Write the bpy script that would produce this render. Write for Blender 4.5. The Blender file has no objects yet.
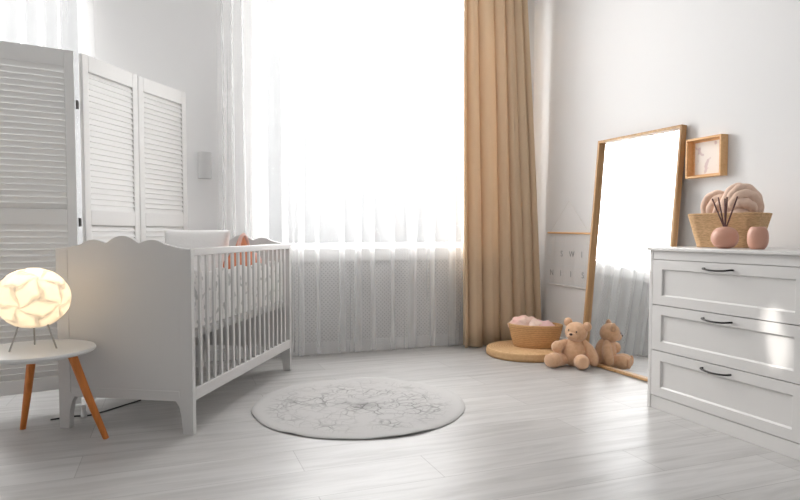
import bpy, bmesh, math, random
from mathutils import Vector, Matrix, noise
random.seed(7)
PI = math.pi
C = bpy.context.scene.collection
sin, cos, R = math.sin, math.cos, math.radians

# ------------------------------------------------------------------ materials
def mat(name, col, rough=.5, spec=.5, metal=0, bump=None, mottling=None, coat=0, sheen=0, trans=0):
    """bump=(scale, strength, distance[, stretch xyz]); mottling=(scale, second colour, lo, hi[, stretch])"""
    m = bpy.data.materials.new(name); m.use_nodes = True
    nt = m.node_tree; n = nt.nodes; L = nt.links
    b = n['Principled BSDF']
    b.inputs['Base Color'].default_value = (*col, 1)
    b.inputs['Roughness'].default_value = rough
    b.inputs['Specular IOR Level'].default_value = spec
    b.inputs['Metallic'].default_value = metal
    b.inputs['Coat Weight'].default_value = coat
    b.inputs['Sheen Weight'].default_value = sheen
    tc = n.new('ShaderNodeTexCoord')
    def mapped(st):
        mp = n.new('ShaderNodeMapping'); mp.inputs['Scale'].default_value = st
        L.new(tc.outputs['Object'], mp.inputs[0]); return mp.outputs[0]
    if mottling:
        sc, c2, lo, hi = mottling[:4]; st = mottling[4] if len(mottling) > 4 else (1, 1, 1)
        t = n.new('ShaderNodeTexNoise'); t.inputs['Scale'].default_value = sc; t.inputs['Detail'].default_value = 5
        L.new(mapped(st), t.inputs['Vector'])
        r = n.new('ShaderNodeMapRange'); r.inputs[1].default_value = lo; r.inputs[2].default_value = hi
        L.new(t.outputs['Fac'], r.inputs[0])
        x = n.new('ShaderNodeMix'); x.data_type = 'RGBA'
        x.inputs[6].default_value = (*col, 1); x.inputs[7].default_value = (*c2, 1)
        L.new(r.outputs[0], x.inputs[0]); L.new(x.outputs[2], b.inputs['Base Color'])
    if bump:
        sc, s, d = bump[:3]; st = bump[3] if len(bump) > 3 else (1, 1, 1)
        t = n.new('ShaderNodeTexNoise'); t.inputs['Scale'].default_value = sc; t.inputs['Detail'].default_value = 4
        L.new(mapped(st), t.inputs['Vector'])
        bp = n.new('ShaderNodeBump'); bp.inputs['Strength'].default_value = s; bp.inputs['Distance'].default_value = d
        L.new(t.outputs['Fac'], bp.inputs['Height']); L.new(bp.outputs[0], b.inputs['Normal'])
    if trans:
        tr = n.new('ShaderNodeBsdfTranslucent'); tr.inputs[0].default_value = (*col, 1)
        mx = n.new('ShaderNodeMixShader'); mx.inputs[0].default_value = trans
        L.new(b.outputs[0], mx.inputs[1]); L.new(tr.outputs[0], mx.inputs[2])
        L.new(mx.outputs[0], n['Material Output'].inputs[0])
    return m

M = {}
M['wall'] = mat('wall_paint', (.78, .775, .77), .6, .25, bump=(180, .05, .001))
M['ceiling'] = mat('ceiling_paint', (.9, .9, .9), .8)
M['white'] = mat('white_lacquer', (.66, .655, .65), .34, .45, bump=(60, .03, .001))
M['dresser'] = mat('dresser_lacquer', (.66, .645, .63), .33, .5, bump=(60, .03, .001))
M['crib'] = mat('crib_paint', (.62, .61, .60), .4, .45)
M['screen'] = mat('screen_paint', (.76, .755, .745), .5, .4)
M['trim'] = mat('trim_paint', (.78, .78, .78), .4)
M['cover'] = mat('cover_paint', (.70, .695, .69), .5)
M['oak'] = mat('pale_oak', (.58, .35, .17), .42, .4, mottling=(9, (.42, .235, .10), .35, .7, (6, 6, .35)), bump=(60, .12, .001, (6, 6, .4)))
M['oakh'] = mat('pale_oak_crosswise', (.62, .38, .19), .42, .4, mottling=(9, (.45, .26, .115), .35, .7, (6, .35, 6)))
M['birch'] = mat('birch_box', (.84, .52, .26), .5, .3, mottling=(12, (.76, .45, .21), .4, .7, (5, .6, 5)))
M['legwood'] = mat('orange_beech', (.66, .22, .045), .38, .45, mottling=(8, (.54, .165, .03), .4, .65, (8, 8, .6)))
M['black'] = mat('dark_handle', (.03, .028, .027), .28, .5, metal=.85)
M['steel'] = mat('brushed_steel', (.45, .43, .40), .35, metal=1)
M['hinge'] = mat('hinge_metal', (.09, .085, .08), .4, metal=.8)
M['table'] = mat('table_white', (.70, .70, .69), .3, .5)
M['bear'] = mat('bear_plush', (.66, .40, .24), .95, .1, bump=(260, .5, .004), mottling=(45, (.76, .49, .31), .35, .7), sheen=.4)
M['pad'] = mat('bear_pad', (.70, .44, .28), .95, .1, bump=(320, .4, .003), sheen=.3)
M['nose'] = mat('bear_nose', (.05, .02, .015), .35)
M['pillow'] = mat('pillow_linen', (.84, .83, .82), .9, .1, bump=(70, .35, .004))
M['knit'] = mat('merino_roving', (.82, .60, .48), .95, .08, bump=(55, .6, .006, (1, 1, 1)), mottling=(14, (.74, .52, .40), .4, .7), sheen=.35)
M['pinkcloth'] = mat('pink_towel', (.90, .66, .56), .95, .1, bump=(220, .5, .003), mottling=(7, (.87, .50, .45), .5, .7))
M['ceramic'] = mat('dusty_pink_ceramic', (.64, .34, .245), .38, .4, mottling=(6, (.66, .38, .30), .4, .7))
M['reed'] = mat('mauve_reed', (.13, .055, .05), .7)
M['peach'] = mat('peach_plush', (.74, .30, .17), .9, .1, mottling=(24, (.62, .22, .12), .4, .65), bump=(150, .4, .003))
M['pinkpale'] = mat('pale_pink_plush', (.80, .52, .45), .9, .1, bump=(150, .4, .003))
M['cord'] = mat('black_cord', (.02, .02, .02), .5)
M['sconce'] = mat('grey_sconce', (.60, .60, .60), .6)
M['card'] = mat('white_card', (.74, .74, .74), .8)
M['ink'] = mat('grey_ink', (.34, .34, .34), .8)
M['string'] = mat('white_string', (.7, .68, .65), .8)

def ramp_mix(nt, fac, c1, c2):
    x = nt.nodes.new('ShaderNodeMix'); x.data_type = 'RGBA'
    for i, c in ((6, c1), (7, c2)):
        if isinstance(c, tuple): x.inputs[i].default_value = (*c, 1)
        else: nt.links.new(c, x.inputs[i])
    nt.links.new(fac, x.inputs[0]); return x.outputs[2]
def maprange(nt, v, a, b, c=0, d=1):
    r = nt.nodes.new('ShaderNodeMapRange')
    for i, k in zip((1, 2, 3, 4), (a, b, c, d)): r.inputs[i].default_value = k
    nt.links.new(v, r.inputs[0]); return r.outputs[0]
def mathn(nt, op, a, b=None):
    r = nt.nodes.new('ShaderNodeMath'); r.operation = op
    for i, k in enumerate((a, b)):
        if k is None: continue
        if isinstance(k, (int, float)): r.inputs[i].default_value = k
        else: nt.links.new(k, r.inputs[i])
    return r.outputs[0]
def objco(nt, scale=(1, 1, 1), loc=(0, 0, 0)):
    tc = nt.nodes.new('ShaderNodeTexCoord'); mp = nt.nodes.new('ShaderNodeMapping')
    mp.inputs['Scale'].default_value = scale; mp.inputs['Location'].default_value = loc
    nt.links.new(tc.outputs['Object'], mp.inputs[0]); return mp.outputs[0]

# floor: pale grey planks running along X
def floor_material():
    m = mat('grey_plank_floor', (.5, .5, .5), .3, .5); nt = m.node_tree; n = nt.nodes; L = nt.links; b = n['Principled BSDF']
    br = n.new('ShaderNodeTexBrick'); L.new(objco(nt, (1, 1, 1), (.35, .10, 0)), br.inputs['Vector'])
    br.offset = .37; br.offset_frequency = 2
    br.inputs['Scale'].default_value = 1; br.inputs['Brick Width'].default_value = 1.28; br.inputs['Row Height'].default_value = .235
    br.inputs['Mortar Size'].default_value = .0018; br.inputs['Mortar Smooth'].default_value = .3; br.inputs['Bias'].default_value = 0
    br.inputs['Color1'].default_value = (.455, .445, .435, 1); br.inputs['Color2'].default_value = (.515, .505, .495, 1)
    br.inputs['Mortar'].default_value = (.33, .32, .31, 1)
    g = n.new('ShaderNodeTexNoise'); g.inputs['Scale'].default_value = 3.2; g.inputs['Detail'].default_value = 7; g.inputs['Roughness'].default_value = .62
    g.inputs['Distortion'].default_value = .5
    L.new(objco(nt, (.55, 5.5, 1)), g.inputs['Vector'])
    f = maprange(nt, g.outputs['Fac'], .42, .78)
    mul = n.new('ShaderNodeMix'); mul.data_type = 'RGBA'; mul.blend_type = 'MULTIPLY'; mul.inputs[0].default_value = 1
    L.new(br.outputs['Color'], mul.inputs[6])
    L.new(ramp_mix(nt, f, (1.03, 1.03, 1.03), (.76, .755, .75)), mul.inputs[7])
    L.new(mul.outputs[2], b.inputs['Base Color'])
    L.new(maprange(nt, g.outputs['Fac'], .3, .8, .36, .50), b.inputs['Roughness'])
    bp = n.new('ShaderNodeBump'); bp.inputs['Strength'].default_value = .25; bp.inputs['Distance'].default_value = .001
    L.new(br.outputs['Fac'], bp.inputs['Height']); bp.invert = True
    L.new(bp.outputs[0], b.inputs['Normal'])
    return m
M['floor'] = floor_material()

def sheer_material(name, lo, hi, col=(.82, .82, .82)):
    m = bpy.data.materials.new(name); m.use_nodes = True; nt = m.node_tree; n = nt.nodes; L = nt.links; n.clear()
    out = n.new('ShaderNodeOutputMaterial'); t = n.new('ShaderNodeBsdfTransparent')
    d = n.new('ShaderNodeBsdfDiffuse'); d.inputs[0].default_value = (*col, 1)
    tl = n.new('ShaderNodeBsdfTranslucent'); tl.inputs[0].default_value = (*col, 1)
    mx = n.new('ShaderNodeMixShader'); mx.inputs[0].default_value = .45
    L.new(d.outputs[0], mx.inputs[1]); L.new(tl.outputs[0], mx.inputs[2])
    lw = n.new('ShaderNodeLayerWeight'); lw.inputs[0].default_value = .5
    f = maprange(nt, lw.outputs['Facing'], 0, 1, lo, hi)
    m2 = n.new('ShaderNodeMixShader'); L.new(f, m2.inputs[0]); L.new(t.outputs[0], m2.inputs[1]); L.new(mx.outputs[0], m2.inputs[2])
    L.new(m2.outputs[0], out.inputs[0]); return m
M['sheer'] = sheer_material('sheer_voile', .17, .80, (.96, .96, .96))
M['tan'] = mat('tan_curtain_fabric', (.72, .565, .395), .8, .15, bump=(300, .15, .001), trans=.21)

def glass_material(name, refl=.06):
    m = bpy.data.materials.new(name); m.use_nodes = True; nt = m.node_tree; n = nt.nodes; L = nt.links; n.clear()
    out = n.new('ShaderNodeOutputMaterial'); t = n.new('ShaderNodeBsdfTransparent'); g = n.new('ShaderNodeBsdfGlossy'); g.inputs['Roughness'].default_value = .08
    x = n.new('ShaderNodeMixShader'); x.inputs[0].default_value = refl
    L.new(t.outputs[0], x.inputs[1]); L.new(g.outputs[0], x.inputs[2]); L.new(x.outputs[0], out.inputs[0]); return m
M['glass'] = glass_material('window_glass', .04)
M['vinyl'] = glass_material('clear_vinyl', .05)
m = mat('mirror_glass', (.93, .94, .94), .0, .5, metal=1); M['mirror'] = m

def weave_material(name, c1, c2, sz, su, dist=.004, wv=1):
    """coiled / plaited straw: rows along z with strands going round"""
    m = mat(name, c1, .75, .25); nt = m.node_tree; n = nt.nodes; L = nt.links; b = n['Principled BSDF']
    w = n.new('ShaderNodeTexWave'); w.bands_direction = 'Z'; w.inputs['Scale'].default_value = sz; w.inputs['Distortion'].default_value = 1.2
    w.inputs['Detail'].default_value = 2; w.inputs['Detail Scale'].default_value = 2
    L.new(objco(nt), w.inputs['Vector'])
    g = n.new('ShaderNodeTexNoise'); g.inputs['Scale'].default_value = su; g.inputs['Detail'].default_value = 4
    L.new(objco(nt, (1, 1, 3)), g.inputs['Vector'])
    s = mathn(nt, 'ADD', mathn(nt, 'MULTIPLY', w.outputs['Fac'], wv), mathn(nt, 'MULTIPLY', g.outputs['Fac'], 1.8 - .9 * wv))
    L.new(ramp_mix(nt, maprange(nt, s, .55, 1.25), c2, c1), b.inputs['Base Color'])
    bp = n.new('ShaderNodeBump'); bp.inputs['Strength'].default_value = .8; bp.inputs['Distance'].default_value = dist
    L.new(s, bp.inputs['Height']); L.new(bp.outputs[0], b.inputs['Normal']); return m
M['weave'] = weave_material('woven_seagrass', (.74, .49, .28), (.50, .31, .155), 26, 60, .002, .12)
M['weave2'] = weave_material('coiled_straw', (.72, .44, .215), (.54, .31, .14), 22, 60, .002, .5)
def disc_weave():
    m = mat('coiled_rattan', (.70, .43, .22), .65, .3); nt = m.node_tree; n = nt.nodes; L = nt.links; b = n['Principled BSDF']
    w = n.new('ShaderNodeTexWave'); w.wave_type = 'RINGS'; w.rings_direction = 'Z'; w.inputs['Scale'].default_value = 17
    L.new(objco(nt), w.inputs['Vector'])
    g = n.new('ShaderNodeTexNoise'); g.inputs['Scale'].default_value = 55; L.new(objco(nt), g.inputs['Vector'])
    s = mathn(nt, 'MULTIPLY', mathn(nt, 'ADD', w.outputs['Fac'], .3), g.outputs['Fac'])
    L.new(ramp_mix(nt, maprange(nt, s, .1, .7), (.60, .36, .17), (.78, .53, .30)), b.inputs['Base Color'])
    bp = n.new('ShaderNodeBump'); bp.inputs['Strength'].default_value = .6; bp.inputs['Distance'].default_value = .003
    L.new(s, bp.inputs['Height']); L.new(bp.outputs[0], b.inputs['Normal']); return m
M['disc'] = disc_weave()
def rug_material():
    m = mat('crackle_rug', (.6, .59, .58), .95, .1); nt = m.node_tree; n = nt.nodes; L = nt.links; b = n['Principled BSDF']
    ns = n.new('ShaderNodeTexNoise'); ns.inputs['Scale'].default_value = 7; ns.inputs['Detail'].default_value = 3
    oc = objco(nt); L.new(oc, ns.inputs['Vector'])
    mixv = n.new('ShaderNodeMix'); mixv.data_type = 'VECTOR'; mixv.inputs[0].default_value = .10
    L.new(oc, mixv.inputs[4]); L.new(ns.outputs['Color'], mixv.inputs[5])
    v = n.new('ShaderNodeTexVoronoi'); v.feature = 'DISTANCE_TO_EDGE'; v.inputs['Scale'].default_value = 13; L.new(mixv.outputs[1], v.inputs['Vector'])
    v2 = n.new('ShaderNodeTexVoronoi'); v2.feature = 'DISTANCE_TO_EDGE'; v2.inputs['Scale'].default_value = 24; L.new(mixv.outputs[1], v2.inputs['Vector'])
    l1 = maprange(nt, v.outputs['Distance'], .0, .07, 1, 0); l2 = maprange(nt, v2.outputs['Distance'], .0, .06, 1, 0)
    g = n.new('ShaderNodeTexNoise'); g.inputs['Scale'].default_value = 5; g.inputs['Detail'].default_value = 6; L.new(oc, g.inputs['Vector'])
    gate = maprange(nt, g.outputs['Fac'], .36, .60)
    ln = n.new('ShaderNodeVectorMath'); ln.operation = 'LENGTH'; L.new(oc, ln.inputs[0])
    inner = maprange(nt, ln.outputs['Value'], .50, .42)
    core = maprange(nt, ln.outputs['Value'], .16, .02)
    ring = maprange(nt, mathn(nt, 'ABSOLUTE', mathn(nt, 'SUBTRACT', ln.outputs['Value'], .38)), .012, .0, 0, .55)
    s = mathn(nt, 'MULTIPLY', mathn(nt, 'MAXIMUM', l1, mathn(nt, 'MULTIPLY', l2, .7)), gate)
    s = mathn(nt, 'MULTIPLY', mathn(nt, 'MAXIMUM', s, mathn(nt, 'MULTIPLY', ring, gate)), inner)
    s = mathn(nt, 'MULTIPLY', s, .85)
    s = mathn(nt, 'ADD', s, mathn(nt, 'MULTIPLY', mathn(nt, 'MULTIPLY', core, gate), .6))
    L.new(ramp_mix(nt, s, (.53, .52, .51), (.20, .195, .19)), b.inputs['Base Color'])
    f = n.new('ShaderNodeTexNoise'); f.inputs['Scale'].default_value = 220; L.new(oc, f.inputs['Vector'])
    bp = n.new('ShaderNodeBump'); bp.inputs['Strength'].default_value = .5; bp.inputs['Distance'].default_value = .003
    L.new(f.outputs['Fac'], bp.inputs['Height']); L.new(bp.outputs[0], b.inputs['Normal']); return m
M['rug'] = rug_material()
def perforated():
    m = mat('perforated_sheet', (.55, .55, .55), .5); nt = m.node_tree; n = nt.nodes; L = nt.links; b = n['Principled BSDF']
    v = n.new('ShaderNodeTexVoronoi'); v.inputs['Scale'].default_value = 46; v.inputs['Randomness'].default_value = 0
    mp = n.new('ShaderNodeMapping'); mp.inputs['Rotation'].default_value = (0, R(45), 0)
    tc = n.new('ShaderNodeTexCoord'); L.new(tc.outputs['Object'], mp.inputs[0]); L.new(mp.outputs[0], v.inputs['Vector'])
    L.new(ramp_mix(nt, maprange(nt, v.outputs['Distance'], .20, .33), (.42, .42, .42), (.66, .655, .65)), b.inputs['Base Color']); return m
M['perf'] = perforated()
def bumper_material():
    m = mat('printed_cotton', (.68, .67, .66), .9, .1); nt = m.node_tree; n = nt.nodes; L = nt.links; b = n['Principled BSDF']
    g = n.new('ShaderNodeTexNoise'); g.inputs['Scale'].default_value = 22; g.inputs['Detail'].default_value = 2; L.new(objco(nt), g.inputs['Vector'])
    L.new(ramp_mix(nt, maprange(nt, g.outputs['Fac'], .56, .62), (.86, .85, .84), (.55, .55, .55)), b.inputs['Base Color']); return m
M['print'] = bumper_material()
def print_material():
    m = mat('nursery_print', (.8, .75, .72), .8); nt = m.node_tree; n = nt.nodes; L = nt.links; b = n['Principled BSDF']
    g = n.new('ShaderNodeTexNoise'); g.inputs['Scale'].default_value = 26; g.inputs['Detail'].default_value = 1; L.new(objco(nt), g.inputs['Vector'])
    c = ramp_mix(nt, maprange(nt, g.outputs['Fac'], .60, .68), (.90, .82, .75), (.72, .58, .56))
    L.new(c, b.inputs['Base Color']); return m
M['printpic'] = print_material()
def shade_material():
    m = bpy.data.materials.new('shade_polypropylene'); m.use_nodes = True; nt = m.node_tree; n = nt.nodes; L = nt.links; n.clear()
    out = n.new('ShaderNodeOutputMaterial'); tl = n.new('ShaderNodeBsdfTranslucent'); tl.inputs[0].default_value = (.93, .91, .87, 1)
    d = n.new('ShaderNodeBsdfDiffuse'); d.inputs[0].default_value = (.85, .84, .82, 1)
    x = n.new('ShaderNodeMixShader'); x.inputs[0].default_value = .4
    L.new(tl.outputs[0], x.inputs[1]); L.new(d.outputs[0], x.inputs[2]); L.new(x.outputs[0], out.inputs[0]); return m
M['shade'] = shade_material()

# ------------------------------------------------------------------ geometry helpers
def tag(o, label=None, cat=None, group=None, kind=None):
    for k, v in (('label', label), ('category', cat), ('group', group), ('kind', kind)):
        if v: o[k] = v
    return o
def thing(name, label, cat, loc=(0, 0, 0), rz=0, group=None):
    o = bpy.data.objects.new(name, None); o.empty_display_size = .1; C.objects.link(o)
    o.location = loc; o.rotation_euler = (0, 0, rz)
    return tag(o, label, cat, group)
def obj(name, bm, m, parent=None, loc=None, rz=0, smooth=None, bevel=0, subsurf=0):
    bmesh.ops.recalc_face_normals(bm, faces=bm.faces)
    me = bpy.data.meshes.new(name); bm.to_mesh(me); bm.free()
    o = bpy.data.objects.new(name, me); C.objects.link(o)
    me.materials.append(M[m] if isinstance(m, str) else m)
    if smooth is not None:
        me.shade_smooth()
        if smooth < 180: me.set_sharp_from_angle(angle=R(smooth))
    if bevel:
        b = o.modifiers.new('bevel', 'BEVEL'); b.width = bevel; b.segments = 2; b.limit_method = 'ANGLE'
        if smooth is None: me.shade_smooth(); me.set_sharp_from_angle(angle=R(30)); b.harden_normals = False
    if subsurf:
        s = o.modifiers.new('sub', 'SUBSURF'); s.levels = s.render_levels = subsurf
    if parent: o.parent = parent
    if loc: o.location = loc; o.rotation_euler = (0, 0, rz)
    return o
def B(): return bmesh.new()
def box(bm, x0, x1, y0, y1, z0, z1, mtx=None):
    vs = [bm.verts.new((x, y, z)) for x in (x0, x1) for y in (y0, y1) for z in (z0, z1)]
    for f in ((0, 1, 3, 2), (4, 6, 7, 5), (0, 4, 5, 1), (2, 3, 7, 6), (0, 2, 6, 4), (1, 5, 7, 3)): bm.faces.new([vs[i] for i in f])
    if mtx: bmesh.ops.transform(bm, matrix=mtx, verts=vs)
    return bm
def bx(*a): return box(B(), *a)
def prism(bm, pts, ax, a, b):
    """polygon pts (2-D) extruded along axis ax from a to b; the 2 coordinates are the other axes in order"""
    def p(u, v, w):
        q = [u, v]; q.insert(ax, w); return q
    lo = [bm.verts.new(p(u, v, a)) for u, v in pts]; hi = [bm.verts.new(p(u, v, b)) for u, v in pts]
    bm.faces.new(lo); bm.faces.new(hi[::-1]); n = len(pts)
    for i in range(n): bm.faces.new((lo[i], lo[(i + 1) % n], hi[(i + 1) % n], hi[i]))
    return bm
def rings(bm, rs, closed=True, cap=(True, True)):
    """loft a list of rings of Vectors"""
    V = [[bm.verts.new(p) for p in r] for r in rs]; n = len(V[0])
    for a, b in zip(V, V[1:]):
        for i in range(n if closed else n - 1):
            bm.faces.new((a[i], a[(i + 1) % n], b[(i + 1) % n], b[i]))
    if cap[0]: bm.faces.new(V[0][::-1])
    if cap[1]: bm.faces.new(V[-1])
    return bm
def lathe(bm, prof, n=48, c=(0, 0), cap=(True, True)):
    return rings(bm, [[Vector((c[0] + r * cos(2 * PI * i / n), c[1] + r * sin(2 * PI * i / n), z)) for i in range(n)] for r, z in prof], cap=cap)
def spline(pts, n):
    P = [Vector(p) for p in pts]; P = [P[0] * 2 - P[1]] + P + [P[-1] * 2 - P[-2]]; out = []
    for i in range(1, len(P) - 2):
        for k in range(n):
            t = k / n; a, b, c, d = P[i - 1:i + 3]
            out.append(.5 * ((2 * b) + (c - a) * t + (2 * a - 5 * b + 4 * c - d) * t * t + (3 * b - a - 3 * c + d) * t ** 3))
    return out + [P[-2]]
def tube(bm, path, rad, n=10, round_ends=False):
    path = [Vector(p) for p in path]
    if not hasattr(rad, '__len__'): rad = [rad] * len(path)
    if round_ends:
        def dome(p, q, r):
            d = (p - q).normalized(); return [(p + d * r * sin(a), r * max(cos(a), .03)) for a in (R(85), R(65), R(45), R(22))]
        h = dome(path[0], path[1], rad[0]); t = dome(path[-1], path[-2], rad[-1])[::-1]
        path = [a for a, _ in h] + path + [a for a, _ in t]; rad = [b for _, b in h] + list(rad) + [b for _, b in t]
    rs = []; up = None
    for i, p in enumerate(path):
        d = (path[min(i + 1, len(path) - 1)] - path[max(i - 1, 0)]).normalized()
        if up is None:
            up = Vector((0, 0, 1)) if abs(d.z) < .9 else Vector((1, 0, 0))
        up = (up - d * up.dot(d)).normalized(); s = d.cross(up)
        rs.append([p + (up * cos(2 * PI * k / n) + s * sin(2 * PI * k / n)) * rad[i] for k in range(n)])
    return rings(bm, rs)
def ball(bm, c, r, seg=24, f=None):
    r = Vector(r) if hasattr(r, '__len__') else Vector((r, r, r))
    q = bmesh.ops.create_uvsphere(bm, u_segments=seg, v_segments=seg // 2 + 2, radius=1)
    for v in q['verts']:
        d = v.co.copy()
        k = f(d) if f else 1
        v.co = Vector((d.x * r.x, d.y * r.y, d.z * r.z)) * k + Vector(c)
    return bm
def orient(bm, mtx): bmesh.ops.transform(bm, matrix=mtx, verts=bm.verts); return bm
def basis(x, y, z, o=(0, 0, 0)):
    m = Matrix.Identity(4)
    for i, v in enumerate((x, y, z, o)):
        for j in range(3): m[j][i] = v[j]
    return m

# ------------------------------------------------------------------ the room
XR, XL, YW, YB, ZC = 2.86, -2.2, 4.45, -2.2, 2.95
def struct(name, bm, m, **k): return tag(obj(name, bm, m, **k), kind='structure')
struct('floor', bx(XL, XR, YB, 4.9, -.08, 0), 'floor')
struct('ceiling', bx(XL - .1, XR + .1, YB, 4.9, ZC, ZC + .1), 'ceiling')
struct('wall_right', bx(XR, XR + .12, YB, 4.9, -.08, ZC), 'wall')
struct('wall_left', bx(XL - .12, XL, YB, 4.9, -.08, ZC), 'wall')
W1 = (.60, 2.42, .80, 2.80); W2 = (-1.95, -.50, .80, 2.80)
bm = B()
for a, b, z0, z1 in ((XL, W2[0], 0, ZC), (W2[1], W1[0], 0, ZC), (W1[1], XR, 0, ZC), (W2[0], W2[1], 0, W2[2]), (W2[0], W2[1], W2[3], ZC), (W1[0], W1[1], 0, W1[2]), (W1[0], W1[1], W1[3], ZC)):
    box(bm, a, b, YW, YW + .3, z0, z1)
struct('wall_window', bm, 'wall')
for i, w in enumerate((W1, W2)):
    bm = B(); x0, x1, z0, z1 = w; t = .05; y0, y1 = YW + .16, YW + .22
    box(bm, x0, x0 + t, y0, y1, z0, z1); box(bm, x1 - t, x1, y0, y1, z0, z1)
    box(bm, x0 + t, x1 - t, y0, y1, z0, z0 + .02); box(bm, x0 + t, x1 - t, y0, y1, z1 - t, z1)
    fr = struct('window_%d' % (i + 1), bm, 'trim', bevel=.004)
    obj('window_pane', bx(x0 + t, x1 - t, y0 + .025, y0 + .031, z0 + .02, z1 - t), 'glass', fr)
struct('baseboard_right', bx(XR - .015, XR, YB, YW, 0, .08), 'trim', bevel=.003)
struct('baseboard_window', bx(XL, .598, YW - .015, YW, 0, .08), 'trim', bevel=.003)
struct('trim_1', bx(.60, 2.70, YW - .040, YW + .16, .775, .80), 'trim', bevel=.004)   # window sill

rc = thing('radiator_cover', 'white perforated radiator cover below the window, seen through the sheer curtain', 'radiator cover', (1.62, YW - .001, 0))
bm = B(); box(bm, -1.0, 1.0, -.03, 0, .69, .775); box(bm, -1.0, 1.0, -.03, 0, 0, .09)
box(bm, -1.0, -.94, -.03, 0, .09, .69); box(bm, .94, 1.0, -.03, 0, .09, .69)
obj('frame', bm, 'cover', rc)
obj('perforated_panel', bx(-.94, .94, -.020, -.008, .09, .69), 'perf', rc)

# ------------------------------------------------------------------ curtains
def curtain(centers, x0, x1, ztop, zbot, A, Bamp, seed, top_scale=1.0, top_x=None, n=26, sway=.012, nz=18):
    """S-folded cloth: one fold per centre; vertical rows from ztop to zbot"""
    rnd = random.Random(seed)
    cs = sorted(centers); mids = [x0] + [(a + b) / 2 for a, b in zip(cs, cs[1:])] + [x1]
    plan = []; ph = rnd.random() * 6
    for i, c in enumerate(cs):
        a, b = mids[i], mids[i + 1]; amp = A * (.8 + .4 * rnd.random()) * min(1, (b - a) / .12); bb = Bamp * (.7 + .6 * rnd.random())
        for k in range(n):
            t = k / n; s = a + (b - a) * t
            # phase so that the overlap sits at the centre
            tc = (c - a) / (b - a); p = (t / tc * .5) if t < tc else .5 + (t - tc) / (1 - tc) * .5
            plan.append((s, amp * sin(2 * PI * p), bb * -cos(2 * PI * p), i))
    plan.append((x1, 0, -Bamp, len(cs) - 1))
    bm = B(); rows = []
    for j in range(nz + 1):
        f = j / nz; z = ztop + (zbot - ztop) * f; row = []
        for s, dx, dy, i in plan:
            k = .55 + .45 * f
            xx = s + dx * k + sway * sin(i * 2.1 + f * 3.1 + ph) * f
            if top_x:
                m0 = top_x[0] + (s - x0) / (x1 - x0) * (top_x[1] - top_x[0]); xx += (m0 - s) * (1 - f)
            row.append(bm.verts.new((xx, dy * k + .004 * sin(i * 1.7 + f * 5), z + (.004 * sin(i * 2.7 + s * 9) if j == nz else 0))))
        rows.append(row)
    for a, b in zip(rows, rows[1:]):
        for i in range(len(a) - 1): bm.faces.new((a[i], a[i + 1], b[i + 1], b[i]))
    return bm
sh = curtain([1.014 * q for q in (.34, .405, .47, .54, .62, .74, .869, .978, 1.156, 1.292, 1.401, 1.543, 1.754, 1.887, 2.05, 2.16)], .30, 2.26, 2.86, .012, .055, .024, 3)
tag(obj('sheer_curtain', sh, 'sheer', loc=(0, 4.368, 0), smooth=180), 'long white sheer curtain hanging in front of the big window, between crib and tan curtain', 'curtain')
sh = curtain([-1.9 + i * .105 for i in range(14)], -1.95, -.44, 2.86, .012, .04, .022, 5)
tag(obj('sheer_curtain', sh, 'sheer', loc=(0, 4.37, 0), smooth=180), 'white sheer curtain hanging behind the left folding screen, only its top in view', 'curtain')
tn = curtain([2.16, 2.292, 2.468, 2.58, 2.687, 2.785], 2.108, 2.82, 2.86, .012, .030, .050, 11, top_x=(2.10, 2.655), sway=.006)
tno = obj('tan_curtain', tn, 'tan', loc=(0, 4.27, 0), smooth=180)
sm = tno.modifiers.new('thickness', 'SOLIDIFY'); sm.thickness = .003
tag(tno, 'floor-length tan curtain with deep folds at the room corner beside the window', 'curtain')
cr = thing('curtain_rail', 'white ceiling rail carrying the sheer and tan curtains', 'curtain rail', (.3, 4.28, 2.86))
obj('track', bx(-2.3, 2.44, -.09, .12, .0, .09), 'trim', cr)

# ------------------------------------------------------------------ folding screen
H = Vector((-.452, 3.536)); d2 = Vector((.543, .84)).normalized(); d1 = Vector((-.979, -.203)).normalized()
SH = 1.825
fs = thing('folding_screen', 'tall white louvered folding screen standing behind the crib and side table', 'folding screen', (H.x, H.y, 0))
def screen_panel(o, d, w, flip):
    """o = start (2-D, local), d = direction, w = width"""
    nrm = Vector((-d.y, d.x))
    mt = basis((d.x, d.y, 0), (nrm.x, nrm.y, 0), (0, 0, 1), (o.x, o.y, 0))
    T = .011; st = .045
    bm = B(); box(bm, 0, st, -T, T, .012, SH); box(bm, w - st, w, -T, T, .012, SH)
    for z0, z1 in ((.10, .17), (.94, 1.02), (SH - .085, SH)): box(bm, st, w - st, -T, T, z0, z1)
    p = obj('panel_frame', orient(bm, mt), 'screen', fs, bevel=.003)
    bm = B()
    for z0, z1 in ((.17, .94), (1.02, SH - .085)):
        n = round((z1 - z0) / .0305)
        for k in range(n):
            z = z0 + (k + .5) * (z1 - z0) / n
            rm = Matrix.Translation((0, 0, z)) @ Matrix.Rotation(flip * R(64), 4, 'X')
            box(bm, st - .001, w - st + .001, -.0175, .0175, -.0026, .0026, rm)
    obj('louvers', orient(bm, mt), 'screen', p)
screen_panel(Vector((0, 0)) + d1 * .004, d1, .46, 1)
o2 = d2 * .022 + Vector((.012, 0))
screen_panel(o2, d2, .45, 1)
screen_panel(o2 + d2 * .457, Vector((.585, .811)).normalized(), .465, 1)
def hinge(p, z, d):
    bm = B(); tube(bm, [(p.x, p.y, z - .022), (p.x, p.y, z + .022)], .006, 10)
    mt = basis((d.x, d.y, 0), (-d.y, d.x, 0), (0, 0, 1), (p.x, p.y, z))
    box(bm, 0, .018, .004, .007, -.02, .02, mt)
    obj('hinge', bm, 'hinge', fs)
for z in (.25, .955, 1.555): hinge(Vector((.008, -.006)), z, d2)

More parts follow.
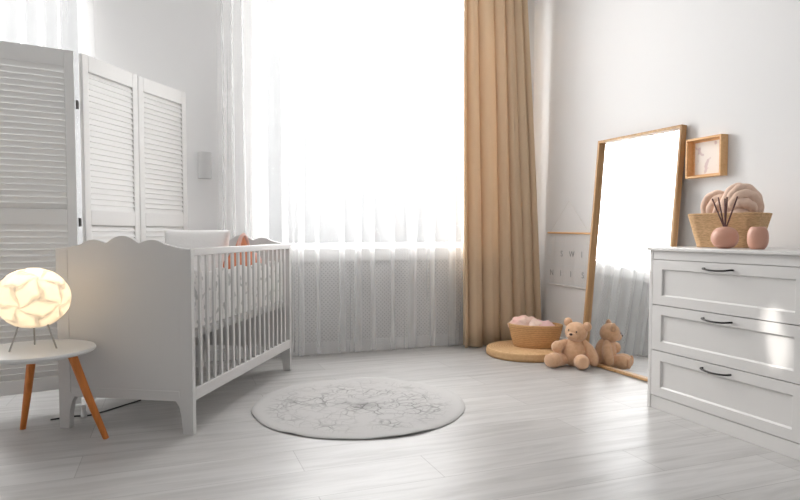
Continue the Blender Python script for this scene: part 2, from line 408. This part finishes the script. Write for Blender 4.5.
# ------------------------------------------------------------------ wall sconce
sc = thing('wall_sconce', 'small grey cylindrical wall lamp between the screen and sheer curtain', 'wall lamp', (.218, YW, 1.36))
obj('backplate', bx(-.03, .03, -.012, 0, -.06, .06), 'sconce', sc, bevel=.003)
obj('lamp_shade', lathe(B(), [(.040, -.09), (.046, -.088), (.046, .088), (.040, .09)], 32, (0, -.062)), 'sconce', sc, smooth=40)

# ------------------------------------------------------------------ crib
CR = thing('baby_crib', 'white wooden baby crib with scalloped end panels and slatted sides', 'crib', (.076, 2.829, 0), math.atan2(.871, .492))
CL, CW = 1.323, .66
def scallop():
    """top outline (y, z) from y=0 (front) to y=CW"""
    pts = []
    N = 64
    for i in range(N + 1):
        t = i / N; u = abs(t - .5) * 2     # 0 centre, 1 edge
        if u < .24: z = .888 - .035 * (u / .24) ** 2.0
        elif u < .62:
            q = (u - .24) / .38; z = .853 + .017 * sin(PI * q) if q < .5 else .870 - .020 * ((q - .5) / .5) ** 2
        else: z = .850 - .020 * sin((u - .62) / .38 * PI / 2)
        pts.append((t * CW, z))
    return pts
for x0, near in ((.0, 1), (CL - .03, 0)):
    top = scallop(); bm = B()
    outline = [(CW - .001, .155)] + [(y, z) for y, z in top[::-1]] + [(.001, .155)]
    prism(bm, outline, 0, x0 + .003, x0 + .025)
    ep = obj('end_panel', bm, 'crib', CR, bevel=.002)
    bm = B(); box(bm, x0 + (.0005 if near else .02), x0 + (.0125 if near else .0295), .065, CW - .065, .150, .195)
    obj('bottom_rail', bm, 'crib', ep, bevel=.002)
    for s in (0, 1):
        yy = lambda v: CW - v if s else v
        bm = B(); pl = [(0, .0), (.048, .0), (.056, .08), (.066, .125), (.085, .155), (.06, .17), (.058, .826), (0, .829)]
        prism(bm, [(yy(a), b) for a, b in pl], 0, x0, x0 + .03)
        obj('leg', bm, 'crib', CR, bevel=.002)
for yc, nm in ((.011, 'front'), (CW - .011, 'rear')):
    bm = box(B(), .03, CL - .03, yc - .011, yc + .011, .798, .832)
    tr = obj('top_rail', bm, 'crib', CR, bevel=.003)
    bm = box(B(), .03, CL - .03, yc - .011, yc + .011, .150, .205)
    obj('lower_rail', bm, 'crib', CR, bevel=.003)
    for k in range(17):
        x = .03 + (k + 1) * (CL - .06) / 18
        obj('bar', box(B(), x - .0105, x + .0105, yc - .006, yc + .006, .204, .799), 'crib', CR, bevel=.002)
obj('mattress_base', box(B(), .03, CL - .03, .024, CW - .024, .425, .46), 'crib', CR, bevel=.002)
crm = Matrix.Translation((.076, 2.829, 0)) @ Matrix.Rotation(math.atan2(.871, .492), 4, 'Z')
def in_crib(x, y, z): return tuple(crm @ Vector((x, y, z)))
crz = math.atan2(.871, .492)
def cushion(w, h, d, e=3.2, n=28, noise_amp=.006, seed=0):
    """plump pillow in the xz plane, thickness along y; origin at the bottom middle"""
    bm = B(); V = {}
    for s in (1, -1):
        for i in range(n + 1):
            for j in range(n + 1):
                u, v = i / n * 2 - 1, j / n * 2 - 1
                edge = i in (0, n) or j in (0, n)
                if edge and s < 0: V[s, i, j] = V[1, i, j]; continue
                th = d / 2 * ((1 - abs(u) ** e) * (1 - abs(v) ** e)) ** .5
                k = 1 - .012 * (1 - u * u) * abs(v) ** 3; l = 1 - .05 * (1 - v * v) * abs(u) ** 3
                q = noise.noise(Vector((u * 2 + seed, v * 2, s))) * noise_amp if not edge else 0
                V[s, i, j] = bm.verts.new((u * w / 2 * l, s * th + q, (v * k + 1) * h / 2))
        for i in range(n):
            for j in range(n):
                f = [V[s, i, j], V[s, i + 1, j], V[s, i + 1, j + 1], V[s, i, j + 1]]
                bm.faces.new(f if s > 0 else f[::-1])
    return bm
mt_ = tag(obj('crib_mattress', box(B(), -.62, .62, -.262, .262, 0, .09), 'pillow', loc=in_crib(CL / 2, CW / 2, .461), rz=crz, bevel=.02), 'white mattress lying inside the crib on its slatted base', 'mattress')
# printed bumper along the inside of the front bars
bm = B(); rows = []
for j in range(13):
    v = j / 12; row = []
    for i in range(97):
        u = i / 96; x = -.60 + 1.2 * u
        puff = .010 * abs(sin(u * PI * 9)) ** .5 * sin(PI * min(max(v, .02), .98)) ** .5
        row.append((x, puff, v * .255 + .008 * sin(u * 31) * v))
    rows.append(row)
F = [[bm.verts.new((x, -p - .003, z)) for x, p, z in r] for r in rows]; K = [[bm.verts.new((x, p + .003, z)) for x, p, z in r] for r in rows]
for G_, fl in ((F, 0), (K, 1)):
    for a, b in zip(G_, G_[1:]):
        for i in range(96):
            f = [a[i], a[i + 1], b[i + 1], b[i]]; bm.faces.new(f if not fl else f[::-1])
for i in range(96):
    bm.faces.new((F[-1][i], F[-1][i + 1], K[-1][i + 1], K[-1][i])); bm.faces.new((F[0][i + 1], F[0][i], K[0][i], K[0][i + 1]))
for j in range(12):
    bm.faces.new((F[j][0], F[j + 1][0], K[j + 1][0], K[j][0])); bm.faces.new((F[j + 1][-1], F[j][-1], K[j][-1], K[j + 1][-1]))
tag(obj('crib_bumper', bm, 'print', loc=in_crib(CL / 2, .041, .465), rz=crz, smooth=60), 'white cotton bumper with a grey print lining the front bars of the crib', 'crib bumper')
# pillow on edge at the back of the crib
p = cushion(.40, .37, .11, seed=3)
pm = Matrix.Rotation(R(-10), 4, 'X')
orient(p, pm)
tag(obj('pillow', p, 'pillow', loc=in_crib(.865, .437, .553), rz=R(-22), smooth=180), 'plump white pillow standing up in the crib near its back side', 'pillow')
# peach soft toy cushion with a pointed pale-edged hood
pt = thing('peach_plush_toy', 'peach-orange plush cushion with a pointed top and pale pink edge, standing in the crib', 'soft toy', in_crib(.905, .150, .553), crz - R(12))
bm = B()
ball(bm, (0, 0, .132), (.14, .048, .128), 28, lambda d: 1 + .22 * abs(d.x * d.z))
obj('toy_body', bm, 'peach', pt, smooth=180)
bm = B(); prof = []
def hoodr(t): return .075 * (1 - t) ** .62 + .004
rs = []
for k in range(15):
    t = k / 14; r = hoodr(t); z = .18 + .155 * t
    rs.append([Vector((-.01 + r * cos(2 * PI * i / 24), .55 * r * sin(2 * PI * i / 24), z)) for i in range(24)])
rings(bm, rs)
obj('hood', bm, 'peach', pt, smooth=180)
bm = B(); pth = []
for k in range(25):
    t = (k / 24) * 2 - 1; a = 1 - abs(t)
    pth.append((-.01 + math.copysign(hoodr(a) * 1.0, t), -.012, 0.18 + .158 * a))
tube(bm, pth, .011, 10, True)
obj('piping', bm, 'pinkpale', pt, smooth=180)
for i, (x, z, r, m_) in enumerate(((.11, .16, .055, 'pinkpale'), (.16, .13, .045, 'peach'), (-.145, .16, .04, 'peach'))):
    obj('plush_ear', ball(B(), (x, -.01, z), (r, .03, r * 1.25), 18), m_, pt, smooth=180)

# ------------------------------------------------------------------ side table + lamp
TX, TY = -.546, 2.912
st_ = thing('side_table', 'small round white side table on splayed orange wooden legs', 'side table', (TX, TY, 0))
obj('tabletop', lathe(B(), [(.2, .396), (.226, .399), (.232, .407), (.229, .415), (.222, .417)], 72), 'table', st_, smooth=35)
feet = [(-.655 - TX, 3.20 - TY), (-.283 - TX, 2.92 - TY), (-.75 - TX, 2.83 - TY)]
tops = [(-.035, .155), (.135, -.01), (-.155, -.055)]
for (fx, fy), (tx, ty) in zip(feet, tops):
    obj('leg', tube(B(), [(fx, fy, 0.001), (fx + (tx - fx) * .5, fy + (ty - fy) * .5, .19), (tx, ty, .398)], [.0125, .0165, .019], 20), 'legwood', st_, smooth=40)
obj('apron', lathe(B(), [(.13, .377), (.15, .380), (.15, .3965), (.13, .3965)], 40), 'table', st_, smooth=35)

lp = thing('globe_lamp', 'lit globe table lamp with overlapping white shade pieces on three thin metal legs', 'table lamp', (TX, TY, .417))
LC = Vector((0, 0, .212)); LR = Vector((.139, .139, .124))
def triacontahedron():
    g = (1 + 5 ** .5) / 2; ico = []
    for a in (1, -1):
        for b in (g, -g): ico += [Vector((0, a, b)), Vector((a, b, 0)), Vector((b, 0, a))]
    fs_ = []
    for i in range(12):
        for j in range(i + 1, 12):
            if abs((ico[i] - ico[j]).length - 2) < .01: fs_.append((ico[i].normalized(), ico[j].normalized()))
    return fs_
bm = B(); rotm = Matrix.Rotation(R(21), 3, 'Z') @ Matrix.Rotation(R(14), 3, 'X')
for fi, (a, b) in enumerate(triacontahedron()):
    a = rotm @ a; b = rotm @ b
    c = (a + b).normalized(); la = (a - b).normalized(); sb = c.cross(la)
    L_, S_ = .60, .44; N = 14
    grid = []
    for i in range(N + 1):
        row = []
        for j in range(N + 1):
            u, v = i / N * 2 - 1, j / N * 2 - 1
            # rhombus coordinates with S-curved sides
            p = (u + v) / 2; q = (u - v) / 2
            wav = .085 * sin(PI * u) * (1 if fi % 2 else 1)
            wav2 = .085 * sin(PI * v)
            P = p * L_ * 1.12 + wav2 * .9; Q = q * S_ * 1.16 + wav
            d = (c + la * P + sb * Q).normalized()
            lift = 1.0 + .05 * (1 - max(abs(u), abs(v)) ** 2) - .012 * (u - v) / 2 + .03 * max(abs(u), abs(v)) ** 6 * (1 if (u * v) > 0 else -.6)
            row.append(bm.verts.new(LC + Vector((d.x * LR.x, d.y * LR.y, d.z * LR.z)) * lift * .97))
        grid.append(row)
    for i in range(N):
        for j in range(N): bm.faces.new((grid[i][j], grid[i + 1][j], grid[i + 1][j + 1], grid[i][j + 1]))
ls = obj('lamp_shade', bm, 'shade', lp, smooth=180)
for a in (R(100), R(216), R(335)):
    r0, r1 = .055, .098
    obj('leg', tube(B(), [(r0 * cos(a), r0 * sin(a), .115), (r1 * cos(a), r1 * sin(a), .001)], .0035, 8), 'steel', lp, smooth=60)
obj('leg_ring', tube(B(), [(.056 * cos(t), .056 * sin(t), .113) for t in [k * 2 * PI / 28 for k in range(29)]], .003, 8), 'steel', lp, smooth=60)
def bulb_mat():
    m = bpy.data.materials.new('bulb_glass'); m.use_nodes = True; b = m.node_tree.nodes['Principled BSDF']
    b.inputs['Emission Color'].default_value = (1, .78, .5, 1); b.inputs['Emission Strength'].default_value = 3; return m
obj('bulb', ball(B(), (0, 0, .215), (.027, .027, .034), 20), bulb_mat(), lp, smooth=180)
obj('socket', lathe(B(), [(.014, .11), (.016, .112), (.016, .186), (.012, .188)], 20), 'steel', lp, smooth=40)
pl = bpy.data.lights.new('lamp_light', 'POINT'); pl.energy = 1.45; pl.color = (1, .72, .42); pl.shadow_soft_size = .05
po = bpy.data.objects.new('lamp_light', pl); C.objects.link(po); po.location = (TX, TY, .417 + .25)
# lamp cord with inline switch on the floor behind the table
cd = thing('lamp_cord', 'thin black lamp cord with a small inline plug on the floor beneath the crib end', 'cord', (-.5, 3.30, 0))
obj('cable', tube(B(), spline([(-.06, .0, .004), (.04, .02, .004), (.10, .01, .004), (.17, .06, .004), (.27, .16, .004), (.33, .22, .004)], 8), .004, 8), 'cord', cd, smooth=60)
obj('plug', lathe(B(), [(.010, .004), (.014, .006), (.012, .03), (.009, .045), (.012, .055), (.008, .065)], 20, (.085, -.01)), 'trim', cd, smooth=50)

# ------------------------------------------------------------------ rug
bm = B(); n = 160; rs = []
def rr(i, k): return (.548 + .006 * noise.noise(Vector((cos(i / n * 2 * PI) * 3, sin(i / n * 2 * PI) * 3, 1)))) * k
def lift(i): return .010 * max(0, noise.noise(Vector((cos(i / n * 2 * PI) * 2.6, sin(i / n * 2 * PI) * 2.6, 7)))) ** .8 * 1.6
for k, z, lf in ((.90, .0005, 0), (.99, .001, 1), (1.0, .004, 1), (.993, .0075, 1), (.95, .009, .5), (.8, .0085, 0), (.5, .0085, 0), (.1, .0085, 0)):
    rs.append([Vector((rr(i, k) * cos(2 * PI * i / n), rr(i, k) * sin(2 * PI * i / n), z + lift(i) * lf)) for i in range(n)])
rings(bm, rs)
tag(obj('round_rug', bm, 'rug', loc=(.908, 3.035, 0), smooth=60), 'round pale grey rug with a crackled line pattern on the floor', 'rug')

# ------------------------------------------------------------------ dresser
DX, DY0, DY1 = 2.307, 1.62, 2.493
dr = thing('dresser', 'white three-drawer dresser with dark bar handles against the right wall', 'dresser', (DX, (DY0 + DY1) / 2, 0))
hw = (DY1 - DY0) / 2; DD = .50
bm = B()
box(bm, .0, DD, hw - .020, hw, 0, .81); box(bm, .0, DD, -hw, -hw + .020, 0, .81)
box(bm, DD - .01, DD, -hw + .02, hw - .02, .0, .81); box(bm, .003, DD - .01, -hw + .02, hw - .02, .0, .0655)
box(bm, .003, DD - .01, -hw + .02, hw - .02, .766, .81)
box(bm, .03, DD - .01, -hw + .02, hw - .02, .0655, .766)
obj('carcass', bm, 'dresser', dr, bevel=.0015)
obj('dresser_top', bx(-.012, DD, -hw - .012, hw + .012, .81, .828), 'dresser', dr, bevel=.004)
for z0, z1 in ((.537, .764), (.304, .533), (.069, .300)):
    a, b = -hw + .0225, hw - .0225
    bm = B(); fr = .062
    box(bm, .0, .026, a, a + fr, z0, z1); box(bm, .0, .026, b - fr, b, z0, z1)
    box(bm, .0, .026, a + fr, b - fr, z0, z0 + .046); box(bm, .0, .026, a + fr, b - fr, z1 - .046, z1)
    # recessed field with sloped moulding
    ia, ib, iz0, iz1 = a + fr, b - fr, z0 + .046, z1 - .046; m_ = .007
    o4 = [(ia, iz0), (ib, iz0), (ib, iz1), (ia, iz1)]; i4 = [(ia + m_, iz0 + m_), (ib - m_, iz0 + m_), (ib - m_, iz1 - m_), (ia + m_, iz1 - m_)]
    vo = [bm.verts.new((.0015, y, z)) for y, z in o4]; vi = [bm.verts.new((.009, y, z)) for y, z in i4]
    for i in range(4): bm.faces.new((vo[i], vo[(i + 1) % 4], vi[(i + 1) % 4], vi[i]))
    bm.faces.new(vi)
    dw = obj('drawer', bm, 'dresser', dr)
    zc = z1 - .028; yc = .0125; hl = .076
    path = [(.003, yc - hl, zc), (-.016, yc - hl + .002, zc), (-.024, yc - hl * .6, zc - .004), (-.027, yc, zc - .006), (-.024, yc + hl * .6, zc - .004), (-.016, yc + hl - .002, zc), (.003, yc + hl, zc)]
    obj('handle', tube(B(), spline(path, 6), .0045, 10), 'black', dw, smooth=60)

# ------------------------------------------------------------------ baskets
def rrect(w, h, r, n=8):
    pts = []
    for cx, cy, a0 in ((w / 2 - r, h / 2 - r, 0), (-w / 2 + r, h / 2 - r, 90), (-w / 2 + r, -h / 2 + r, 180), (w / 2 - r, -h / 2 + r, 270)):
        for k in range(n + 1): a = R(a0 + 90 * k / n); pts.append((cx + r * cos(a), cy + r * sin(a)))
    return pts
def basket_mesh(fn, h, wall=.010, rows=14, amp=.0015, dip=0):
    """fn(t) -> outline at height fraction t"""
    rs = []
    for k in range(rows * 4 + 1):
        t = k / (rows * 4); o = fn(t); bl = amp * abs(sin(t * rows * PI))
        L_ = []
        for x, y in o:
            l = math.hypot(x, y); z = h * t
            L_.append(Vector((x * (1 + bl / l), y * (1 + bl / l), z)))
        rs.append(L_)
    inner = []
    for k in range(9):
        t = 1 - k / 8 * .93; o = fn(t); L_ = []
        for x, y in o:
            l = math.hypot(x, y); L_.append(Vector((x * (1 - wall / l), y * (1 - wall / l), h * t + (.0 if k else .003))))
        inner.append(L_)
    bm = B(); rings(bm, rs + inner); return bm
BX, BY = 2.585, 2.265
bk = tag(obj('woven_basket', basket_mesh(lambda t: rrect(.27 + .075 * t, .15 + .055 * t, .045), .165, rows=12, amp=.0006), 'weave', loc=(BX, BY, .829), rz=R(108), smooth=70), 'flared rectangular woven basket on the dresser holding chunky beige wool', 'basket')
# chunky knot of roving in the basket: thick loops
kn = thing('chunky_knit_blanket', 'chunky beige wool blanket of thick twisted loops spilling from the dresser basket', 'blanket', (BX, BY, .829), R(18))
kn.scale = (1, .9, 1)
def loop(pts, r, n=9):
    P = spline(pts, n); obj('yarn_loop', tube(B(), P, [r * (1 + .06 * sin(i * .9)) for i in range(len(P))], 18, True), 'knit', kn, smooth=180)
# y to the left in the view, z up, x away
loop([(.0, .085, .05), (-.0, .125, .15), (.0, .128, .225), (.0, .085, .262), (.01, .035, .255), (.02, .02, .18), (.02, .02, .09)], .021)
loop([(.02, .05, .05), (.0, .088, .15), (-.01, .085, .205), (-.01, .045, .238), (-.01, .015, .205), (.0, .03, .13), (.0, .03, .06)], .027)
loop([(-.0, .05, .06), (-.04, .05, .16), (-.045, .025, .215), (-.03, .005, .17), (-.02, .02, .06)], .018)
loop([(-.0, .01, .06), (-.04, -.0, .16), (-.045, -.01, .235), (-.02, -.04, .285), (.01, -.09, .27), (.015, -.125, .21), (.01, -.105, .10)], .028)
loop([(-.035, -.04, .13), (-.055, -.03, .20), (-.045, -.05, .262), (-.01, -.085, .285), (.02, -.125, .245), (.02, -.138, .18), (.0, -.10, .08)], .027)
loop([(-.04, -.055, .16), (-.062, -.05, .21), (-.050, -.08, .25), (-.02, -.115, .25), (.0, -.143, .215), (.0, -.13, .17), (.0, -.09, .07)], .026)
loop([(-.05, -.06, .185), (-.06, -.085, .212), (-.045, -.12, .205), (-.02, -.128, .175), (-.01, -.09, .08)], .026)
loop([(-.03, -.02, .10), (-.055, -.045, .155), (-.055, -.09, .165), (-.04, -.118, .13), (-.02, -.08, .06)], .026)
loop([(.03, .07, .04), (.03, .03, .17), (.03, -.04, .22), (.03, -.09, .18), (.03, -.08, .04)], .034)
obj('wool_filling', ball(B(), (0, 0, .10), (.062, .115, .055), 24), 'knit', kn, smooth=180)

# vases
df = thing('reed_diffuser', 'squat dusty pink ceramic diffuser bottle with dark reeds in front of the dresser basket', 'diffuser', (2.40, 2.122, .829))
pf = []
for k in range(20):
    a = -PI / 2 + .25 + (PI - .5) * k / 19; pf.append((.058 * abs(cos(a)) ** .72 if abs(cos(a)) > 0 else .0, .0488 + .0488 * sin(a) / sin(PI / 2 - .25)))
pf += [(.013, .1), (.010, .099), (.010, .06)]
obj('bottle', lathe(B(), pf, 40), 'ceramic', df, smooth=60)
for tx, ty, tz in ((-.01, .066, .232), (.012, .052, .238), (.0, .004, .230), (.004, -.004, .237), (-.006, -.068, .236)):
    obj('reed', tube(B(), [(-tx * .3, -ty * .12, .065), (tx, ty, tz)], .0034, 8), 'reed', df, smooth=60)
pf = []
for k in range(22):
    a = -PI / 2 + .35 + (PI - .7) * k / 21; pf.append((.042 * abs(cos(a)) ** .5, .049 + .049 * sin(a) / sin(PI / 2 - .35)))
tag(obj('ceramic_candle_pot', lathe(B(), pf, 40), 'ceramic', loc=(2.40, 1.952, .829), smooth=60), 'small rounded dusty pink ceramic pot on the dresser, right of the reed diffuser', 'pot')

# ------------------------------------------------------------------ floor disc, basket and towels
PX, PY = 2.452, 3.875
dpf = [(.288, .0), (.297, .006), (.300, .02), (.298, .045), (.292, .056), (.28, .060), (.2, .061), (.1, .061), (.01, .061)]
tag(obj('rattan_pouf', lathe(B(), dpf, 96), 'disc', loc=(PX, PY, 0), smooth=50), 'low round coiled rattan cushion on the floor beneath the straw basket', 'pouf')
def oval(a, b, n=44): return [(a * cos(2 * PI * k / n), b * sin(2 * PI * k / n)) for k in range(n)]
fb = (2.515, 3.862); frz = R(-36)
tag(obj('straw_basket', basket_mesh(lambda t: oval(.155 + .043 * t ** .8, .10 + .035 * t ** .8), .165, rows=7, amp=.0022), 'weave2', loc=(*fb, .061), rz=frz, smooth=70), 'oval coiled straw basket on the rattan cushion holding pink towels', 'basket')
def rumple(w, d, h, seed, n=44):
    bm = B(); q = bmesh.ops.create_uvsphere(bm, u_segments=n, v_segments=n // 2, radius=1)
    for v in bm.verts:
        c = v.co.copy(); k = 1 + .22 * noise.noise(c * 1.7 + Vector((seed, 0, 0))) + .10 * noise.noise(c * 4 + Vector((0, seed, 0)))
        fold = 1 + .10 * sin(c.x * 7 + seed + 2 * noise.noise(c * 2))
        v.co = Vector((c.x * w * k, c.y * d * k, c.z * h * k * fold))
    return bm
tw = thing('pink_towels', 'bundle of pale pink and peach towels lying in the floor basket', 'towels', (*fb, .061), frz)
obj('peach_towel', orient(rumple(.105, .09, .062, 2.3), Matrix.Translation((-.085, 0, .160))), 'pinkcloth', tw, smooth=180)
obj('pink_towel', orient(rumple(.09, .08, .048, 5.1), Matrix.Translation((.055, -.005, .145))), mat('rose_towel', (.88, .60, .58), .95, .1, bump=(220, .5, .003)), tw, smooth=180)
obj('folded_towel', orient(rumple(.065, .06, .05, 8.4), Matrix.Translation((-.005, -.035, .152))), mat('cream_towel', (.92, .72, .62), .95, .1, bump=(220, .5, .003)), tw, smooth=180)
obj('towel_base', orient(rumple(.155, .10, .06, 1.1), Matrix.Translation((0, 0, .095))), 'pinkcloth', tw, smooth=180)

# ------------------------------------------------------------------ teddy bear
f = Vector((-.949, -.318, 0)); l = Vector((.318, -.949, 0))
TB = thing('teddy_bear', 'light brown plush teddy bear sitting on the floor against the mirror', 'teddy bear', (2.548, 3.437, 0), math.atan2(f.y, f.x) + R(31))
# local: x forward, y bear's left, z up
def part(name, bm, m='bear', par=None, **k): return obj(name, bm, m, par or TB, smooth=180, **k)
part('torso', orient(ball(B(), (0, 0, 0), (.072, .084, .100), 32, lambda d: 1 + .10 * max(0, -d.z) - .08 * max(0, d.z)), Matrix.Translation((0, 0, .103)) @ Matrix.Rotation(R(-8), 4, 'Y')))
hd = Matrix.Translation((.012, .012, .232)) @ Matrix.Rotation(R(-20), 4, 'Z') @ Matrix.Rotation(R(-8), 4, 'X') @ Matrix.Scale(1.03, 4)
def headpart(name, bm, m='bear', par=None): return part(name, orient(bm, hd), m, par)
head = headpart('head', ball(B(), (0, 0, 0), (.066, .073, .066), 32, lambda d: 1 + .07 * max(0, -d.z) * (1 - abs(d.z))))
headpart('muzzle', ball(B(), (.048, 0, -.018), (.034, .036, .029), 24), 'pad', head)
headpart('nose', ball(B(), (.080, 0, -.006), (.008, .0115, .008), 16), 'nose', head)
for s in (1, -1):
    headpart('eye', ball(B(), (.061, s * .027, .014), .0055, 12), 'nose', head)
    e = headpart('ear', ball(B(), (-.005, s * .066, .050), (.017, .030, .031), 20), 'bear', head)
    headpart('inner_ear', ball(B(), (.008, s * .066, .049), (.008, .020, .021), 16), 'pad', e)
# arms: bear's right arm reaches out, left arm hangs down beside the body
part('arm', tube(B(), spline([(.015, -.058, .155), (.04, -.088, .140), (.052, -.108, .130)], 5), [.026, .028, .030, .031, .032, .033, 0.036, .038, .040, .041, .040], 20, True))
part('arm', tube(B(), spline([(.005, .062, .160), (.015, .100, .115), (.030, .122, .068), (.040, .128, .045)], 5), [.024, .026, .029, .031, .033, .034, .035, .036, .037, .037, .037, .036, .036, .035, .034, .033], 20, True))
for s, fy in ((1, .060), (-1, -.130)):
    lg = part('leg', tube(B(), spline([(.015, s * .05, .045), (.07, fy * .75, .046), (.128, fy, .052)], 5), [.036, .038, .040, .041, .042, .043, .044, .046, .049, .050, .048], 22, True))
    dd = Vector((.128 - .07, fy * .25, .006)).normalized()
    part('foot_pad', orient(ball(B(), (0, 0, 0), (.010, .037, .040), 18), Matrix.Translation(Vector((.128, fy, .052)) + dd * .043) @ Matrix.Rotation(math.atan2(dd.y, dd.x), 4, 'Z')), 'pad', lg)

# ------------------------------------------------------------------ leaning mirror
BL = Vector((2.645, 3.505, .0)); BR = Vector((2.677, 2.79, .0)); TLc = Vector((2.778, 3.485, 1.532))
e1 = (BR - BL).normalized(); e2 = (TLc - BL); Hm = e2.length; e2 = (e2 - e1 * e2.dot(e1)).normalized(); e3 = e1.cross(e2)  # e3
if e3.x < 0: e3 = -e3                                                # pointing to the wall
Wm = (BR - BL).length
# local x = width (from left edge), y = towards wall, z = up the mirror; lean handled by the object's matrix
mr = thing('floor_mirror', 'tall oak-framed mirror leaning against the right wall behind the teddy bear', 'mirror')
mr.matrix_world = basis(e1, e3, e2, BL + Vector((0, 0, .004)))
t, dpt = .017, .040
bm = B(); box(bm, 0, t, 0, dpt, 0, Hm); obj('frame_stile', bm, 'oak', mr, bevel=.0015)
bm = B(); box(bm, Wm - t, Wm, 0, dpt, 0, Hm); obj('frame_stile', bm, 'oak', mr, bevel=.0015)
bm = B(); box(bm, t, Wm - t, 0, dpt, 0, t); obj('frame_rail', bm, 'oakh', mr, bevel=.0015)
bm = B(); box(bm, t, Wm - t, 0, dpt, Hm - t, Hm); obj('frame_rail', bm, 'oakh', mr, bevel=.0015)
obj('mirror_glass', box(B(), t, Wm - t, .028, .032, t, Hm - t), 'mirror', mr)
obj('backing_board', box(B(), t, Wm - t, .0325, .038, t, Hm - t), 'oak', mr)

# ------------------------------------------------------------------ framed picture
pf_ = thing('framed_picture', 'small square box frame with a pale print on the wall right of the mirror', 'picture', (2.857, 2.641, 1.327))
hw_, hh, dp = .122, .112, .052; t = .011
bm = B()
box(bm, -dp, 0, -hw_, -hw_ + t, -hh, hh); box(bm, -dp, 0, hw_ - t, hw_, -hh, hh)
box(bm, -dp, 0, -hw_ + t, hw_ - t, -hh, -hh + t); box(bm, -dp, 0, -hw_ + t, hw_ - t, hh - t, hh)
obj('picture_frame', bm, 'birch', pf_, bevel=.001)
obj('mount', box(B(), -.007, -.001, -hw_ + t, hw_ - t, -hh + t, hh - t), 'birch', pf_)
obj('print', box(B(), -.010, -.007, -.085, .092, -.092, .090), 'printpic', pf_)

# ------------------------------------------------------------------ letter wall hanging
wh = thing('letter_wall_hanging', 'clear pocket wall hanging with small grey letters on a wooden rod, left of the mirror', 'wall hanging', (2.857, 3.922, 0))
wh.scale = (1, 1.036, 1.036); wh.location.z = -.032
obj('rod', tube(B(), [(-.012, .265, .902), (-.012, -.285, .895)], .007, 12), 'birch', wh, smooth=60)
obj('string', tube(B(), [(-.012, .24, .905), (-.006, .01, 1.136), (-.012, -.235, .9)], .0013, 6), 'string', wh)
vs = obj('vinyl_sheet', box(B(), -.007, -.006, -.25, .25, .515, .885), 'vinyl', wh)
for z in (.515, .655, .80): obj('pocket_seam', box(B(), -.0095, -.0075, -.25, .25, z, z + .004), 'card', vs)
obj('bottom_bar', tube(B(), [(-.012, .26, .507), (-.012, -.26, .503)], .007, 12), 'string', wh, smooth=60)
def letter(ch, y, z, size=.062):
    cu = bpy.data.curves.new('letter', 'FONT'); cu.body = ch; cu.size = size; cu.align_x = 'CENTER'; cu.align_y = 'CENTER'; cu.extrude = .0006
    cu.materials.append(M['ink'])
    t_ = bpy.data.objects.new('tmp', cu); me = bpy.data.meshes.new_from_object(t_); bpy.data.objects.remove(t_)
    o = bpy.data.objects.new('letter', me); C.objects.link(o); o.parent = vs
    o.matrix_local = basis((0, -1, 0), (0, 0, 1), (-1, 0, 0), (-.0115, y, z))
for ch, y in (('S', .087), ('W', -.036), ('I', -.153)): letter(ch, y, .742)
for ch, y in (('N', .213), ('I', .097), ('I', -.027), ('S', -.168)): letter(ch, y, .594)

# ------------------------------------------------------------------ light
w = bpy.data.worlds.new('sky'); bpy.context.scene.world = w; w.use_nodes = True
w.node_tree.nodes['Background'].inputs[0].default_value = (.97, .985, 1, 1)
w.node_tree.nodes['Background'].inputs[1].default_value = .38
def area(name, loc, sx, sy, e, rot, col=(1, 1, 1)):
    a = bpy.data.lights.new(name, 'AREA'); a.shape = 'RECTANGLE'; a.size = sx; a.size_y = sy; a.energy = e; a.color = col
    o = bpy.data.objects.new(name, a); C.objects.link(o); o.location = loc; o.rotation_euler = rot; return o
area('daylight_main_window', (1.54, 5.0, 1.9), 2.6, 2.6, 228, (R(-90), 0, 0), (1, 1, 1))
area('daylight_left_window', (-1.2, 5.0, 1.9), 2.0, 2.6, 112, (R(-90), 0, 0), (1, 1, 1))
s = bpy.data.lights.new('sun', 'SUN'); s.energy = 2.0; s.angle = R(14); s.color = (1, .98, .95)
so = bpy.data.objects.new('sun', s); C.objects.link(so); so.location = (0, 7, 4)
so.rotation_euler = Vector((.42, -1, -.66)).to_track_quat('-Z', 'Y').to_euler()

sp = bpy.data.lights.new('dresser_patch_spot', 'SPOT'); sp.energy = 2600; sp.spot_size = R(4.0); sp.spot_blend = .7; sp.shadow_soft_size = .01; sp.color = (1, .97, .92)  # added spot outside the window, stands in for sunlight to brighten a dresser patch
spo = bpy.data.objects.new('dresser_patch_spot', sp); C.objects.link(spo); spo.location = (.85, 5.3, 2.1); spo.scale = (.17, 1, 1)
spo.rotation_euler = (Vector((2.307, 1.80, .475)) - spo.location).to_track_quat('-Z', 'Y').to_euler()

# ------------------------------------------------------------------ camera
F_, pitch, yaw = 610., R(2.5), math.atan(228 / 610.)
cam = bpy.data.cameras.new('camera'); cam.sensor_width = 36; cam.lens = F_ / 800 * 36; cam.shift_y = 9.6 / 800; cam.clip_start = .05
co = bpy.data.objects.new('camera', cam); C.objects.link(co); co.location = (0, 0, .9)
co.rotation_euler = (R(90) - pitch, 0, -yaw)
S = bpy.context.scene; S.camera = co
S.view_settings.view_transform = 'Standard'; S.view_settings.look = 'None'; S.view_settings.exposure = 0; S.view_settings.gamma = 1
S.view_settings.use_curve_mapping = False
S.cycles.max_bounces = 10; S.cycles.diffuse_bounces = 6; S.cycles.transparent_max_bounces = 24
